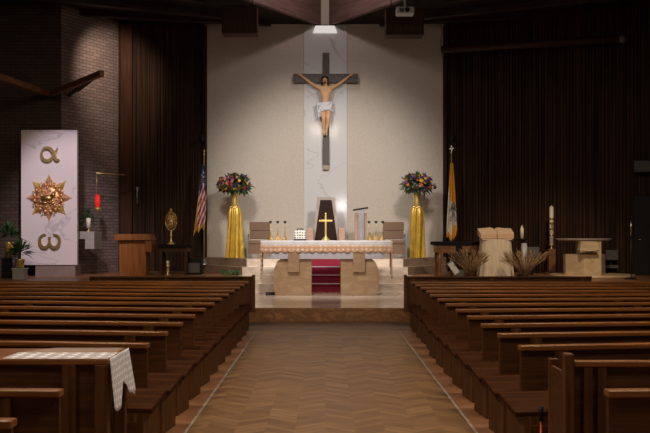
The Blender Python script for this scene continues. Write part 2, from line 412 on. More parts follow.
# posted last pew on the right
t = thing('pew', 'tall posted dark pew right of the aisle with end panel and raised post', 'pew', (1.57, 5.83, 0), 0, 'pews nearest the camera')
B().box(.035, 3.5, 0, .035, .12, .85).obj('back_panel', 'pew_wood', t)
B().box(.03, 3.5, -.035, .05, .845, .882, bev=.008).obj('top_rail', 'pew_rail', t)
B().box(-.03, .03, -.045, .045, 0, .93, bev=.008).obj('end_post', 'pew_upright', t)
B().box(-.02, .04, .38, .45, 0, .84, bev=.006).obj('front_post', 'pew_upright', t)
B().box(-.02, .0, .045, .36, .06, .80).obj('end_panel', 'pew_wood', t)
B().box(.03, 3.5, .06, .46, .40, .44, bev=.008).obj('seat', 'pew_wood', t)
for x in (.12, .21, 2.2): B().box(x-.025, x+.03, -.03, 0, 0, .845, bev=.004).obj('upright', 'pew_upright', t)

# lace-covered gift table on the left
TX, TY, TD, TZ = -1.41, 5.86, .58, .885
t = thing('gift_table', 'dark wooden table behind the left pews carrying a lace cloth', 'table', (TX, TY, 0))
B().box(-3.2, 0, 0, TD, TZ-.035, TZ, bev=.006).obj('table_top', 'pew_rail', t)
B().box(-3.2, -.05, .03, .06, .2, TZ-.035).obj('back_panel', 'pew_wood', t)
B().box(-.085, 0, -.01, .07, 0, TZ-.035, bev=.005).obj('leg', 'pew_upright', t)
B().box(-.085, 0, TD-.09, TD-.01, 0, TZ-.035, bev=.005).obj('leg', 'pew_upright', t)
B().box(-3.2, -3.115, -.01, .07, 0, TZ-.035).obj('leg', 'pew_upright', t)
B().box(-3.2, -3.115, TD-.09, TD-.01, 0, TZ-.035).obj('leg', 'pew_upright', t)
B().box(-.30, -.21, 0, .03, 0, TZ-.035, bev=.004).obj('upright', 'pew_upright', t)
cl = thing('lace_tablecloth', 'white lace cloth lying on the table and hanging over its aisle end', 'tablecloth', (TX, TY, TZ+.004))
xl = X(4, 5.9)-TX
B().grid(lambda u, v: Vector((xl+(0-xl)*u, .005+.30*v, .002)), 24, 3).obj('lace_border', 'lace_border', cl)
B().grid(lambda u, v: Vector((xl+.18*v+(-.02-xl-.18*v)*u, .305+(TD-.31)*v, .0015)), 8, 2).obj('sheer_centre', 'sheer_cloth', cl)
def drop(u, v):                                # u along table depth, v downwards, pointed corners
    y = .01+(TD-.02)*u
    ln = .30-.10*math.exp(-((u-.5)/.16)**2)+.03*math.sin(u*PI*12)*.3
    if u < .3: ln += .06*(1-abs(u-.12)/.2)
    if u > .6: ln += .02*(1-abs(u-.85)/.25)
    return Vector((.012+.035*v+.012*math.sin(u*9)*v, y+.06*v*(u-.2), .002-ln*v))
solid(B().grid(drop, 30, 12).obj('lace_drop', 'lace_drop', cl), .002)

# orange wand in the last right-hand pew
wp = P(541, 409, 6.1)
t = thing('lighting_wand', 'thin orange rod with a black tip upright in the right pew', 'candle lighter', (wp.x, wp.y, 0))
B().tube([(0, 0, .44-.44), (0, 0, wp.z-.08)], .007).obj('rod', 'orange_plastic', t)
B().tube([(0, 0, wp.z-.08), (0, 0, wp.z+.02)], .016).obj('tip', 'black', t)

# ------------------------------------------------------------------ altar
AY = 21.0
def ax(px): return X(px, AY)
def az(py): return Zh(py, AY)
t = thing('altar', 'tan marble altar table with two curved base blocks before the steps', 'altar', (0, AY, PL))
zt_, zb_ = az(259)-PL, 0
for s, (o_, i_) in ((-1, (274.4, 311.5)), (1, (377.8, 340.8))):
    prof = [(0, .02), (.06, .01), (.14, .0), (.3, -.025), (.5, -.035), (.68, -.02), (.80, .015), (.9, .05), (.96, .09), (1, .14)]
    outer = [(ax(o_)-s*d*1.0, zb_+(zt_-zb_)*q) for q, d in prof]
    poly = [(ax(i_), zb_)]+outer+[(ax(i_), zt_)]
    if s > 0: poly = poly[::-1]
    B().slab(poly, 0, .75).obj('base_block', 'tan_marble', t)
    x0, x1 = sorted((ax(288 if s < 0 else 353), ax(299.6 if s < 0 else 365)))
    B().box(x0, x1, -.085, .2, az(272)-PL, az(251)-PL-.02, bev=.008).obj('bracket_post', 'tan_marble', t)
B().box(ax(271), ax(383), -.075, .8, az(259)-PL, az(250)-PL-.02, bev=.01).obj('under_slab', 'slab_white', t)
B().box(ax(263), ax(390), -.06, .86, az(250)-PL-.02, az(241)-PL, bev=.01).obj('table_top', 'tan_marble', t)
cl = thing('altar_cloth', 'white altar cloth with tan lace border covering the altar top', 'altar cloth', (0, AY, az(241)+.006))
x0, x1 = ax(260.5), ax(392.5); Hc = az(241)-az(246.2)
def frontband(u, v): return Vector((x0+(x1-x0)*u, -.085-.012*v-.008*math.sin(u*70)*v, -Hc*v))
b = B().grid(lambda u, v: Vector((x0+(x1-x0)*u, -.085+.98*v, .004*math.sin(u*40))), 60, 4)
b.grid(frontband, 90, 4); solid(b.obj('linen', 'white_cloth', cl), .004)
def lacef(u, v):
    ph = (u*19) % 1
    ln = (az(245.8)-az(253.2))*(.76+.24*abs(math.sin(ph*PI)))
    return Vector((x0+(x1-x0)*u, -.10-.010*math.sin(u*70), -Hc+.01-ln*v))
solid(B().grid(lacef, 190, 5).obj('lace_border', 'altar_lace', cl), .004)
for s, xx in ((-1, ax(261.8)), (1, ax(391))):
    def tail(u, v, xx=xx, s=s): return Vector((xx+s*.01+s*.01*math.sin(u*12)*v-(.02 if s<0 else -.02)*0, -.10+.45*u, -.0-(az(241)-az(279))*v*(1-.35*u*v)))
    solid(B().grid(tail, 20, 10).obj('side_drop', 'altar_lace', cl), .025)

# altar ware
AT = az(241)+.012
t = thing('altar_cross', 'gold standing cross in the middle of the altar', 'cross', (X(325.7, 21.4), 21.4, AT))
hh = (240-213.5)*21.4/F
B().lathe([(.10, 0), (.10, .02), (.06, .05), (.03, .09), (.02, .13)]).obj('foot', 'gold', t)
B().box(-.022, .022, -.012, .012, .1, hh, bev=.006).box(-.13, .13, -.016, .016, hh*.70, hh*.70+.045, bev=.006).ball((-.14, 0, hh*.70+.022), .03, 1).ball((.14, 0, hh*.70+.022), .03, 1).ball((0, 0, hh), .03, 1).obj('shaft', 'gold', t)
def candlestick(t):
    B().lathe([(.07, 0), (.055, .02), (.022, .14), (.010, .2)], n=4, smooth=False).obj('base', 'brass', t)
    B().tube([(0, 0, .19), (0, 0, .42)], .009).ball((0, 0, .27), .018, 1).obj('stem', 'brass', t)
    st_ = t.children[-1]
    B().lathe([(.012, .40), (.035, .43), (.035, .455), (.02, .46)], n=12).obj('candle_cup', 'dark_metal', st_)
cs = None
for side, pxs in (('left', (270.5, 277.8, 285)), ('right', (369, 376, 382.7))):
    for i, px in enumerate(pxs):
        which = ('outermost', 'middle', 'innermost')[i if side == 'left' else 2-i]
        lab = '%s of three thin brass candlesticks at the %s end of the altar' % (which, side)
        loc = (X(px, 21.3), 21.3, AT)
        if cs is None:
            cs = thing('candlestick', lab, 'candlestick', loc, 0, 'candlesticks on the altar'); candlestick(cs)
        else: dup(cs, loc, 0, lab)
t = thing('lantern', 'small black and white latticed lantern on the altar left of the cross', 'lantern', (X(300, 21.4), 21.4, AT))
B().box(-.13, .13, -.09, .09, .02, .24, bev=.02).obj('body', 'lantern_lattice', t)
B().box(-.15, .15, -.1, .1, 0, .03, bev=.005).obj('base', 'black', t)
B().tube([(-.09, 0, .23), (-.06, 0, .27), (.06, 0, .27), (.09, 0, .23)], .012).obj('handle', 'dark_metal', t)

# small black box on the platform
t = thing('floor_box', 'small black box on the marble floor left of the altar base', 'box', (X(271, 21.3), 21.3, PL))
B().box(-.12, .12, -.06, .06, 0, .06, bev=.008).obj('case', 'black', t)
B().box(-.10, -.02, -.062, -.058, .02, .04).obj('face_plate', 'dark_grey', t)

# carpet runner on the steps
t = thing('stair_carpet', 'maroon carpet runner on the steps seen through the altar base', 'carpet')
pts = []; z = PL
w = .52
prof = [(22.19, PL+.004)]
zc = PL
b = B()
for k in range(4):
    b.box(-w, w, fronts[k]-.012, fronts[k]+.001, zc, tops[k]+.012)
    b.box(-w, w, fronts[k]-.012, (fronts[k+1] if k < 3 else 23.6), tops[k]+.001, tops[k]+.012)
    zc = tops[k]+.002
b.obj('runner', 'maroon_carpet', t)
for k in range(3):
    B().box(-w-.0, w, fronts[k]-.022, fronts[k]+.03, tops[k]+.0, tops[k]+.02).obj('nosing', 'slab_white', t)

# ------------------------------------------------------------------ upper platform furniture
def armchair(label, loc, rz):
    t = thing('armchair', label, 'chair', loc, rz, 'upholstered chairs on the upper platform')
    B().box(-.27, .27, -.27, .25, .38, .48, bev=.03).obj('seat', 'taupe_fabric', t)
    B().box(-.27, .27, .20, .27, .5, .72, bev=.02).obj('lower_back', 'taupe_fabric', t)
    B().box(-.28, .28, .20, .28, .72, .96, bev=.025).obj('backrest', 'taupe_fabric', t)
    for s in (-1, 1):
        B().box(s*.30-.02, s*.30+.02, -.26, .28, .60, .64, bev=.01).obj('armrest', 'grey_stone', t)
        for y in (-.24, .25): B().box(s*.30-.018, s*.30+.018, y-.018, y+.018, 0, .61).obj('leg', 'steel', t)
    B().box(-.28, .28, -.255, -.235, .12, .38).obj('front_rail', 'taupe_fabric', t)
    return t
a = armchair('taupe upholstered chair left of the altar beside the gold draped pedestal', (X(259.5, 23.7), 23.7, TOP), 0)
dup(a, (X(394, 23.7), 23.7, TOP), 0, 'taupe upholstered chair right of the altar beside the gold draped pedestal')

t = thing('booklet', 'white folded booklet on the seat of the left taupe chair', 'booklet', (X(258, 23.6), 23.6, TOP+.482))
B().box(-.15, .17, -.12, .1, 0, .02).obj('cover', 'white_plastic', t)
B().box(-.148, .168, -.122, -.118, .004, .016).obj('page_edge', 'page', t)
t = thing('presider_chair', 'tall tapered stone chair with dark leather back under the crucifix', 'chair', (X(326, 24.2), 24.2, TOP))
q = 24.2/F
def zz(py): return Zh(py, 24.2)-TOP
wb, wt = 13.2*q, 8.7*q
zbot = 0
wb2 = wb+(wb-wt)*.5
B().slab([(-wb2, 0), (wb2, 0), (wt, zz(197)), (-wt, zz(197))], .05, .2).obj('backrest', 'stone_taupe', t)
bk_ = t.children[-1]
B().slab([(-wb2+.09, .3), (wb2-.09, .3), (5.6*q, zz(200)), (-5.6*q, zz(200))], 0, .06).obj('back_pad', 'leather', bk_)
B().box(-.3, .3, -.5, .05, 0, .45, bev=.01).obj('seat', 'leather', t)
for s in (-1, 1):
    B().box(s*15.5*q-.085, s*15.5*q+.085, -.5, .2, 0, zz(228), bev=.012).obj('armrest', 'arm_tan', t)

t = thing('cloth_stand', 'small tan stand draped with grey cloth under a tilted dark bar', 'stand', (X(360.5, 23.9), 23.9, TOP))
q = 23.9/F
def zz(py): return Zh(py, 23.9)-TOP
B().box(-.15, .17, .04, .10, .05, zz(213), bev=.008).obj('panel', 'arm_tan', t)
B().box(-.16, .16, .0, .14, 0, .05).obj('base', 'dark_wood', t)
B().box(-.2, .2, -.05, .09, zz(209)-.02, zz(209)+.025, rot=Matrix.Rotation(math.radians(-9), 3, 'Y'), bev=.01).obj('top_bar', 'dark_metal', t)
solid(B().grid(lambda u, v: Vector((-.06+.15*u, -.03-.03*math.sin(u*14)*v-.03*v, zz(210)-(zz(210)-.06)*v)), 14, 8).obj('cloth', 'grey_cloth', t), .012)

# gold-draped pedestals, and flower vases standing on them
def pedestal(t, seed, wide):
    rr = random.Random(seed); hp_ = (258-206)*24.0/F
    B().box(-.07, .07, -.07, .07, 0, hp_-.02).obj('column', 'dark_wood', t)
    ph = rr.random()*6
    def cloth(u, v):
        a = u*2*PI; z = hp_*(1-v)
        r = .118+.042*min(1, v/.14)**.8+(.012+wide*v**1.3)*v
        fold = (.010+.034*v**.6)*math.sin(a*8+ph+1.1*math.sin(3*a)+1.5*v)+.020*v**.7*math.sin(a*5+1.3*ph-.8*v)
        r += fold
        return Vector((r*math.cos(a)*1.05, r*math.sin(a)*.95, max(z, .012)))
    b = B().grid(cloth, 144, 20)
    b.lathe([(0, hp_+.002), (.12, hp_)], n=36)
    dr = b.obj('satin_drape', 'gold_satin', t)
    B().lathe([(.125, hp_-.07), (.14, hp_-.045), (.125, hp_-.02)], n=24).obj('tie_band', 'gold', dr)
    return hp_
leafm = None
def leaf_mesh(L, w):
    b = B()
    vs = [b.bm.verts.new(p) for p in ((0, 0, 0), (w, L*.35, .03*L), (0, L*.4, -.02*L), (-w, L*.35, .03*L), (0, L, -.12*L))]
    b.bm.faces.new((vs[0], vs[1], vs[2])); b.bm.faces.new((vs[0], vs[2], vs[3])); b.bm.faces.new((vs[1], vs[4], vs[2])); b.bm.faces.new((vs[2], vs[4], vs[3]))
    return b
def foliage(n, c, rx, rz_, L, w, mats, rr, up=-.2):
    b = B()
    for _ in range(n):
        th = rr.random()*2*PI; el = rr.uniform(up, 1)*PI/2
        d = Vector((math.cos(th)*math.cos(el), math.sin(th)*math.cos(el), math.sin(el)))
        k = rr.uniform(.15, .8)
        p = Vector((c[0]+d.x*rx*k, c[1]+d.y*rx*k, c[2]+d.z*rz_*k))
        l = L*rr.uniform(.6, 1.3); side = d.cross(Vector((0, 0, 1)))
        if side.length < .1: side = Vector((1, 0, 0))
        side.normalize(); side = (side+Vector((rr.uniform(-.6, .6), rr.uniform(-.6, .6), rr.uniform(-.6, .6)))).normalized()
        d2 = (d+Vector((rr.uniform(-.4, .4), rr.uniform(-.4, .4), rr.uniform(-.4, .4)))).normalized()
        b.mi = rr.randrange(len(mats))
        a_, c_ = p+d2*l*.45+side*w, p+d2*l*.45-side*w; e = p+d2*l+Vector((0, 0, -l*.15))
        v = [b.bm.verts.new(q_) for q_ in (p, a_, e, c_)]
        f = b.bm.faces.new(v); f.material_index = b.mi
    return b
BL = {}
def blossom(col):
    if col in BL: return BL[col]
    b = B(); n = 7
    b.ball((0, 0, 0), .028, 1)
    for ring, (L, tilt) in enumerate(((.062, .25), (.045, .8))):
        for i in range(n):
            a = 2*PI*i/n+ring*.4; d = Vector((math.cos(a)*math.cos(tilt), math.sin(a)*math.cos(tilt), math.sin(tilt))); s_ = Vector((-math.sin(a), math.cos(a), 0))*.022
            v = [b.bm.verts.new(p) for p in (Vector((0, 0, 0)), d*L*.6+s_, d*L, d*L*.6-s_)]
            b.bm.faces.new(v)
    BL[col] = b.mesh('blossom', col); return BL[col]
for s, px, lab in ((-1, 234.5, 'left'), (1, 417, 'right')):
    loc = (X(px, 24.0), 24.0, TOP)
    t = thing('draped_pedestal', 'pedestal draped in gold satin at the %s of the upper platform' % lab, 'pedestal', loc, 0, 'gold draped pedestals')
    hp_ = pedestal(t, 11 if s < 0 else 5, .05 if s < 0 else .0)
    rr = random.Random(3+s)
    t = thing('flower_vase', 'gold vase of autumn flowers on the %s gold pedestal' % lab, 'flowers', (loc[0], loc[1], TOP+hp_+.004), 0, 'flower vases')
    B().lathe([(.10, 0), (.105, .02), (.10, .15), (.112, .34), (.118, .36), (.1, .355), (.09, .1)], n=24).obj('vase', 'gold', t)
    c = (0, 0, .56)
    foliage(560, c, .50, .25, .19, .035, ['leaf', 'leaf', 'leaf_light'], rr, -.6).obj('foliage', ['leaf', 'leaf', 'leaf_light'], t)
    cols = ['petal_orange', 'petal_yellow', 'petal_purple', 'petal_red', 'petal_pink', 'petal_plum', 'petal_plum', 'petal_purple']
    for i in range(92):
        th = rr.random()*2*PI; el = rr.uniform(-.5, .95)*PI/2
        d = Vector((math.cos(th)*math.cos(el), -abs(math.sin(th))*math.cos(el) if rr.random() < .7 else math.sin(th)*math.cos(el), math.sin(el)))
        k = rr.uniform(.75, 1.0)
        o = bpy.data.objects.new('blossom', blossom(rr.choice(cols))); C.objects.link(o); o.parent = t
        o.location = (c[0]+d.x*.50*k, c[1]+d.y*.40*k, c[2]+d.z*.29*k)
        o.rotation_euler = d.to_track_quat('Z', 'Y').to_euler(); o.scale = [rr.uniform(.65, 1.2)]*3

# ------------------------------------------------------------------ crucifix
CY = WB-.06; q = CY/F
t = thing('crucifix', 'large dark wooden crucifix with carved figure on the marble strip', 'crucifix', (0, CY, 0))
B().box(X(322.6, CY), X(329.2, CY), -.13, .015, Zh(165.5, CY), Zh(53.5, CY), bev=.008).obj('upright_beam', 'cross_wood', t)
B().box(X(293.5, CY), X(358, CY), -.14, .0, Zh(83.5, CY), Zh(74.5, CY), bev=.008).obj('cross_beam', 'cross_wood', t)
B().box(X(323, CY), X(328.8, CY), -.125, -.01, Zh(170, CY), Zh(165.5, CY), bev=.005).obj('foot_block', 'cross_tip', t)
def cp(px, py, d): return (X(px, CY), -.14-d, Zh(py, CY))
J = {}
V, E, RAD = [], [], []
def jt(name, px, py, d, r, par=None):
    J[name] = len(V); V.append(cp(px, py, d)); RAD.append(r if isinstance(r, tuple) else (r, r))
    if par: E.append((J[par], J[name]))
jt('pelvis', 325.6, 109.5, .11, (.125, .10))
jt('waist', 325.6, 103, .12, (.110, .085), 'pelvis'); jt('rib', 325.6, 97.5, .15, (.142, .105), 'waist'); jt('chest', 325.6, 92.3, .15, (.165, .115), 'rib')
jt('neck0', 325.5, 88.3, .13, (.075, .07), 'chest'); jt('neck', 325.2, 86.2, .15, .05, 'neck0'); jt('head0', 324.9, 84, .19, (.062, .07), 'neck'); jt('head', 324.8, 81.6, .20, (.072, .082), 'head0'); jt('crown', 324.7, 79.6, .19, (.055, .062), 'head')
for n, s in (('l', -1), ('r', 1)):
    jt(n+'sh', 325.6+s*5.2, 89.4, .12, .066, 'chest'); jt(n+'ua', 325.6+s*9.6, 87.4, .09, .056, n+'sh'); jt(n+'el', 325.6+s*14.3, 84.6, .06, .040, n+'ua')
    jt(n+'fa', 325.6+s*18.2, 81.4, .045, .042, n+'el'); jt(n+'wr', 325.6+s*22.8, 77.8, .03, .024, n+'fa'); jt(n+'pa', 325.6+s*24.6, 76.6, .03, (.034, .02), n+'wr')
    for i, (dx, dy, L) in enumerate(((.8, -1.5, 1), (1.5, -1.3, 1.15), (1.9, -.7, 1.1), (1.9, 0, .9))):
        jt(n+'f%d' % i, 325.6+s*(24.9+dx*.75*L), 76.4+dy*.75*L, .035, .010, n+'pa'); jt(n+'g%d' % i, 325.6+s*(24.9+dx*1.15*L), 76.4+dy*1.1*L, .05, .008, n+'f%d' % i)
    jt(n+'th', 325.6+s*24.2, 75.2, .05, .010, n+'pa')
    jt(n+'hip', 325.6+s*2.6, 111.5, .12, (.095, .09), 'pelvis'); jt(n+'tg', 325.8+s*2.5, 115.3, .16, .085, n+'hip'); jt(n+'kn', 326.0+s*2.2, 120.3, .21, .060, n+'tg')
    jt(n+'cf', 325.7+s*2.0, 124.5, .15, .058, n+'kn'); jt(n+'an', 325.2+s*1.2, 130.8, .07+(.03 if s > 0 else 0), .036, n+'cf'); jt(n+'ft', 325.1+s*1.1, 134.0, .12+(.03 if s > 0 else 0), (.042, .03), n+'an'); jt(n+'to', 325.1+s*1.3, 136.8, .15+(.03 if s > 0 else 0), (.042, .02), n+'ft')
me = bpy.data.meshes.new('figure'); me.from_pydata(V, E, []); me.materials.append(M['skin'])
fig = bpy.data.objects.new('carved_figure', me); C.objects.link(fig); fig.parent = t
sk = fig.modifiers.new('skin', 'SKIN'); sk.use_smooth_shade = True
if not me.skin_vertices: me.attributes  # the modifier creates the layer
for i, r in enumerate(RAD): me.skin_vertices[0].data[i].radius = r
me.skin_vertices[0].data[0].use_root = True
ss = fig.modifiers.new('sub', 'SUBSURF'); ss.levels = ss.render_levels = 2
# hair, beard, crown, face
hx, hy, hz = cp(324.8, 81.6, .20)
b = B().ball((hx, hy+.035, hz+.03), .088, 2, (1, 1, 1.05))
for s in (-1, 1): b.tube([(hx+s*.06, hy+.02, hz+.03), (hx+s*.085, hy+.02, hz-.06), (hx+s*.085, hy+.03, hz-.16)], [.035, .035, .015])
b.ball((hx, hy-.055, hz-.095), .036, 1, (1, .7, 1.1)); b.obj('hair', 'hair', fig)
b = B()
for i in range(14):
    a0, a1 = 2*PI*i/14, 2*PI*(i+1)/14
    b.tube([(hx+.09*math.cos(a0), hy+.02+.09*math.sin(a0), hz+.06), (hx+.095*math.cos(a1), hy+.02+.095*math.sin(a1), hz+.068+.012*(-1)**i)], .009, 5)
b.obj('thorn_crown', 'dark_wood', fig)
B().slab([(hx-.009, hz+.012), (hx-.016, hz-.03), (hx+.016, hz-.03), (hx+.009, hz+.012)], hy-.105, hy-.05).obj('nose', 'skin', fig)
for s in (-1, 1): B().ball((hx+s*.028, hy-.076, hz+.016), .010, 1).obj('eye', 'hair', fig)
B().box(hx-.02, hx+.02, hy-.088, hy-.07, hz-.054, hz-.046).obj('mouth', 'petal_red', fig)
# loincloth: pleated wrap and hanging tail
def wrap(u, v):
    a = u*2*PI
    front = max(0, -math.sin(a)); side = abs(math.cos(a))
    pt = cp(325.6, 103.0+(8.0+3.2*side**2-1.0*front*math.cos(a))*v, .115+.02*v)
    r = .150+.016*v+.012*math.sin(a*6+9*v)+.008*math.sin(a*11-14*v)
    return Vector((pt[0]+r*math.cos(a)*1.14, pt[1]+r*math.sin(a)*.85, pt[2]+.03*math.sin(a+.6)))
b = B().grid(wrap, 90, 16)
def tailf(u, v):
    pt = cp(316.6+4.2*u+1.3*v, 106+14*v*(1-.2*u), .16+.05*math.sin(u*9))
    return Vector(pt)
b.grid(tailf, 14, 8); b.ball(cp(318.5, 106, .19), .06, 2); solid(b.obj('loincloth', 'loin_cloth', fig), .012)

# ------------------------------------------------------------------ flags
def flagpole(t, ztop, zbase):
    B().tube([(0, 0, .04), (0, 0, ztop)], .014).obj('pole', 'brass', t)
    B().lathe([(.14, 0), (.14, .03), (.05, .07), (.03, .14), (.016, .16)], n=20).obj('base', 'steel', t)
fy = 24.55
base = T3
fx = X(204, fy)
t = thing('flag_stand', 'furled flag of stars and stripes on a pole at the left wall corner', 'flag', (fx, fy, base))
def fz(py): return Zh(py, fy)-base
flagpole(t, fz(156), 0)
B().lathe([(.0, 0), (.03, .03), (.012, .09), (.03, .13), (0, .2)], (0, 0, fz(156)), 10).obj('finial', 'brass', t)
q = fy/F
def usf(u, v):                                # v down the cloth, u across its folds
    zt_, zb_ = fz(164+2*u), fz(230+6*(1-u)-4*abs(math.sin(u*7)))
    wl = (-1.6-8.2*v**1.1)*q; wr = (1.2+1.6*math.sin(v*PI))*q
    x = wl+(wr-wl)*u
    return Vector((x, -.05-.06*(.3+v)*math.sin(u*13+2*v)-.02, zt_+(zb_-zt_)*v))
def usm(u, v):
    if v > .93 or (u < .05+.22*max(0, v-.45) and v > .15): return 3
    if v < .34+.10*math.sin(u*9): return 0
    k = int((v*11+u*4.5)*1.05); return 1 if k % 2 else 2
bn_ = solid(B().grid(usf, 42, 60, mi=usm).obj('banner', ['flag_blue', 'flag_red', 'flag_white', 'flag_fringe'], t), .008)
st = B()
rr = random.Random(2)
for _ in range(26):
    u, v = rr.uniform(.15, .9), rr.uniform(.05, .30); p = usf(u, v); a0 = rr.random()
    ring = [st.bm.verts.new(p+Vector((.020*(1 if i % 2 == 0 else .45)*math.sin(i*PI/5+a0), -.012, .020*(1 if i % 2 == 0 else .45)*math.cos(i*PI/5+a0)))) for i in range(10)]
    st.bm.faces.new(ring)
st.obj('stars', 'flag_white', bn_)
fx = X(451.5, fy)
t = thing('flag_stand', 'furled yellow and white flag on a pole at the right wall corner', 'flag', (fx, fy, base))
flagpole(t, fz(153), 0)
B().box(-.012, .012, -.012, .012, 0, .2).box(-.05, .05, -.012, .012, .10, .13).lathe([(0, -.02), (.035, 0), (0, .03)], (0, 0, 0), 10).obj('finial', 'steel', t).location = (0, 0, fz(153))
def vf(u, v):
    zt_, zb_ = fz(163), fz(240-4*abs(u-.5)*2+1.5*math.sin(u*20))
    wl = (-1.2-4.8*v**.9)*q; wr = (1.2+5.0*v**.9)*q
    if v > .9: wl *= 1-.8*(v-.9); wr *= 1-2.5*(v-.9)
    return Vector((wl+(wr-wl)*u, -.06-.07*(.2+v)*math.sin(u*15+1.5*v), zt_+(zb_-zt_)*v))
def vm(u, v):
    if v > .93 - .12*max(0, 1-abs(u-.75)*4): return 0
    return 0 if v < .50+.35*(u-.45) else 1
bn_ = solid(B().grid(vf, 40, 60, mi=vm).obj('banner', ['flag_yellow', 'flag_ivory'], t), .008)
cxk, czk = .02, fz(213)
b = B()
for s in (-1, 1):
    b.tube([(cxk-s*.07, -.17, czk-.15), (cxk+s*.07, -.17, czk+.13)], .012, 6); b.tube([(cxk-s*.07, -.17, czk-.15), (cxk-s*.10, -.17, czk-.19), (cxk-s*.05, -.17, czk-.22), (cxk-s*.04, -.17, czk-.17)], .011, 6)
    b.box(cxk+s*.07-.03, cxk+s*.07+.03, -.18, -.16, czk+.08, czk+.12)
b.lathe([(.06, .13), (.055, .2), (.03, .27), (0, .30)], (cxk, -.15, czk), 12, 1, .3)
b.obj('crossed_keys_emblem', 'flag_key', bn_)

# ------------------------------------------------------------------ left stage
TYb = 22.0; q = TYb/F
def zs(py, Y=TYb): return Zh(py, Y)-ST
t = thing('tabernacle_panel', 'tall white marble slab with gold sunburst and Greek letters at left', 'tabernacle', (X(49, TYb), TYb, ST))
hw = 28*q
B().box(-hw, hw, 0, .12, zs(265), zs(130), bev=.006).obj('marble_slab', 'tabernacle_marble', t)
B().box(-14*q, 26*q, .03, .5, 0, zs(265)).obj('plinth', 'plinth_stone', t)
def ribbon(pts, w, th=.03, y=-.03):            # flat stroke of varying width following a curve in elevation
    b = B(); n = len(pts); L, Rr = [], []
    for i, (x, z) in enumerate(pts):
        x0, z0 = pts[max(i-1, 0)]; x1, z1 = pts[min(i+1, n-1)]; d = Vector((x1-x0, z1-z0)).normalized()
        ww = w(i/(n-1))/2
        L.append((x-d.y*ww, z+d.x*ww)); Rr.append((x+d.y*ww, z-d.x*ww))
    for i in range(n-1):
        poly = [L[i], L[i+1], Rr[i+1], Rr[i]]
        a = [b.bm.verts.new((x, y-.0006*i, z)) for x, z in poly]; c = [b.bm.verts.new((x, y+th, z)) for x, z in poly]
        b.bm.faces.new(a); b.bm.faces.new(c[::-1])
        for k in range(4): b.bm.faces.new((a[k], a[(k+1) % 4], c[(k+1) % 4], c[k]))
    return b
def bez(ps, n=10):
    out = []
    for a, b1, b2, c in ps:
        for i in range(n):
            u = i/n; out.append(tuple((1-u)**3*a[k]+3*u*(1-u)**2*b1[k]+3*u*u*(1-u)*b2[k]+u**3*c[k] for k in (0, 1)))
    out.append(ps[-1][3]); return out
sc_ = 8*q                                     # alpha: loop open to the right with crossing tails
ap = bez([((1.0, .85), (.75, .2), (.35, -.85), (-.25, -.85)), ((-.25, -.85), (-.8, -.85), (-1, -.4), (-1, 0)), ((-1, 0), (-1, .45), (-.75, .85), (-.25, .85)), ((-.25, .85), (.3, .85), (.55, .1), (.72, -.55)), ((.72, -.55), (.8, -.9), (1.0, -.9), (1.15, -.62))], 12)
cx_, cz_ = X(50, TYb)-X(49, TYb), zs(154.5)
ribbon([(cx_+x*sc_, cz_+z*sc_*.95) for x, z in ap], lambda u: sc_*(.17+.25*abs(math.sin(u*PI*2.2))), .05, -.05).obj('alpha_letter', 'letter_gold', t)
cz_ = zs(241)
b = B()
for sd, angs in ((-1, range(75, 411, 12)), (1, range(465, 129, -12))):
    pts = [(cx_+(sd*.52+.52*math.cos(math.radians(a)))*sc_*1.2, cz_+.82*math.sin(math.radians(a))*sc_) for a in angs]
    o_ = ribbon(pts, lambda u: sc_*(.14+.24*math.sin(u*PI)), .05, -.05 if sd < 0 else -.058)
    b.merge(o_.bm)
b.obj('omega_letter', 'letter_gold', t)
# sunburst: twelve pointed rays of uneven length and a relief boss
cz_ = zs(198); cx_ = 0
rays = []
for i in range(16):
    a = PI/2+2*PI*i/16
    r = (24 if i % 4 == 0 else 24.5 if i % 4 == 2 else 17.5)*q
    b = B(); w_ = .095 if i % 2 == 0 else .06
    d = Vector((math.cos(a), math.sin(a))); n_ = Vector((-d.y, d.x))
    pts = [(d*.1+n_*w_*.7), (d*r*.68+n_*w_*(1.0 if i % 2 == 0 else .8)), d*r*.86+n_*w_*.35, d*r, d*r*.86-n_*w_*.35, (d*r*.68-n_*w_*(1.0 if i % 2 == 0 else .8)), (d*.1-n_*w_*.7)]
    y0 = -.06 if i % 2 == 0 else -.04
    a_ = [b.bm.verts.new((cx_+p.x, 0, cz_+p.y)) for p in pts]; r0 = b.bm.verts.new((cx_+d.x*.1, y0-.06, cz_+d.y*.1)); r1 = b.bm.verts.new((cx_+d.x*r*.7, y0-.03, cz_+d.y*r*.7))
    ring = a_
    for k in range(len(ring)):
        k2 = (k+1) % len(ring)
        c = r1 if 1 <= k <= 4 else r0
        b.bm.faces.new((ring[k], ring[k2], c))
    b.bm.faces.new((ring[1], r1, r0)); b.bm.faces.new((ring[5], r0, r1))
    b.obj('sunburst_ray', 'gold' if i % 4 == 2 else 'copper_gold', t)
b = B().lathe([(.0, .05), (.12, .045), (.24, .03), (.31, .0)], (0, 0, 0), 28)
for i in range(24):
    a = i*2.399; r = .28*math.sqrt((i+.5)/24); b.ball((r*math.cos(a), r*math.sin(a), .045), .035, 1)
for i in range(16):
    a = (i+.5)*2*PI/16; b.ball((.33*math.cos(a), .33*math.sin(a), .03), .05, 1, (1, 1, .6)); b.ball((.385*math.cos(a+.2), .385*math.sin(a+.2), .03), .028, 1)
o = b.obj('boss', 'copper_gold', t); o.rotation_euler = (PI/2, 0, 0); o.location = (cx_, -.06, cz_)
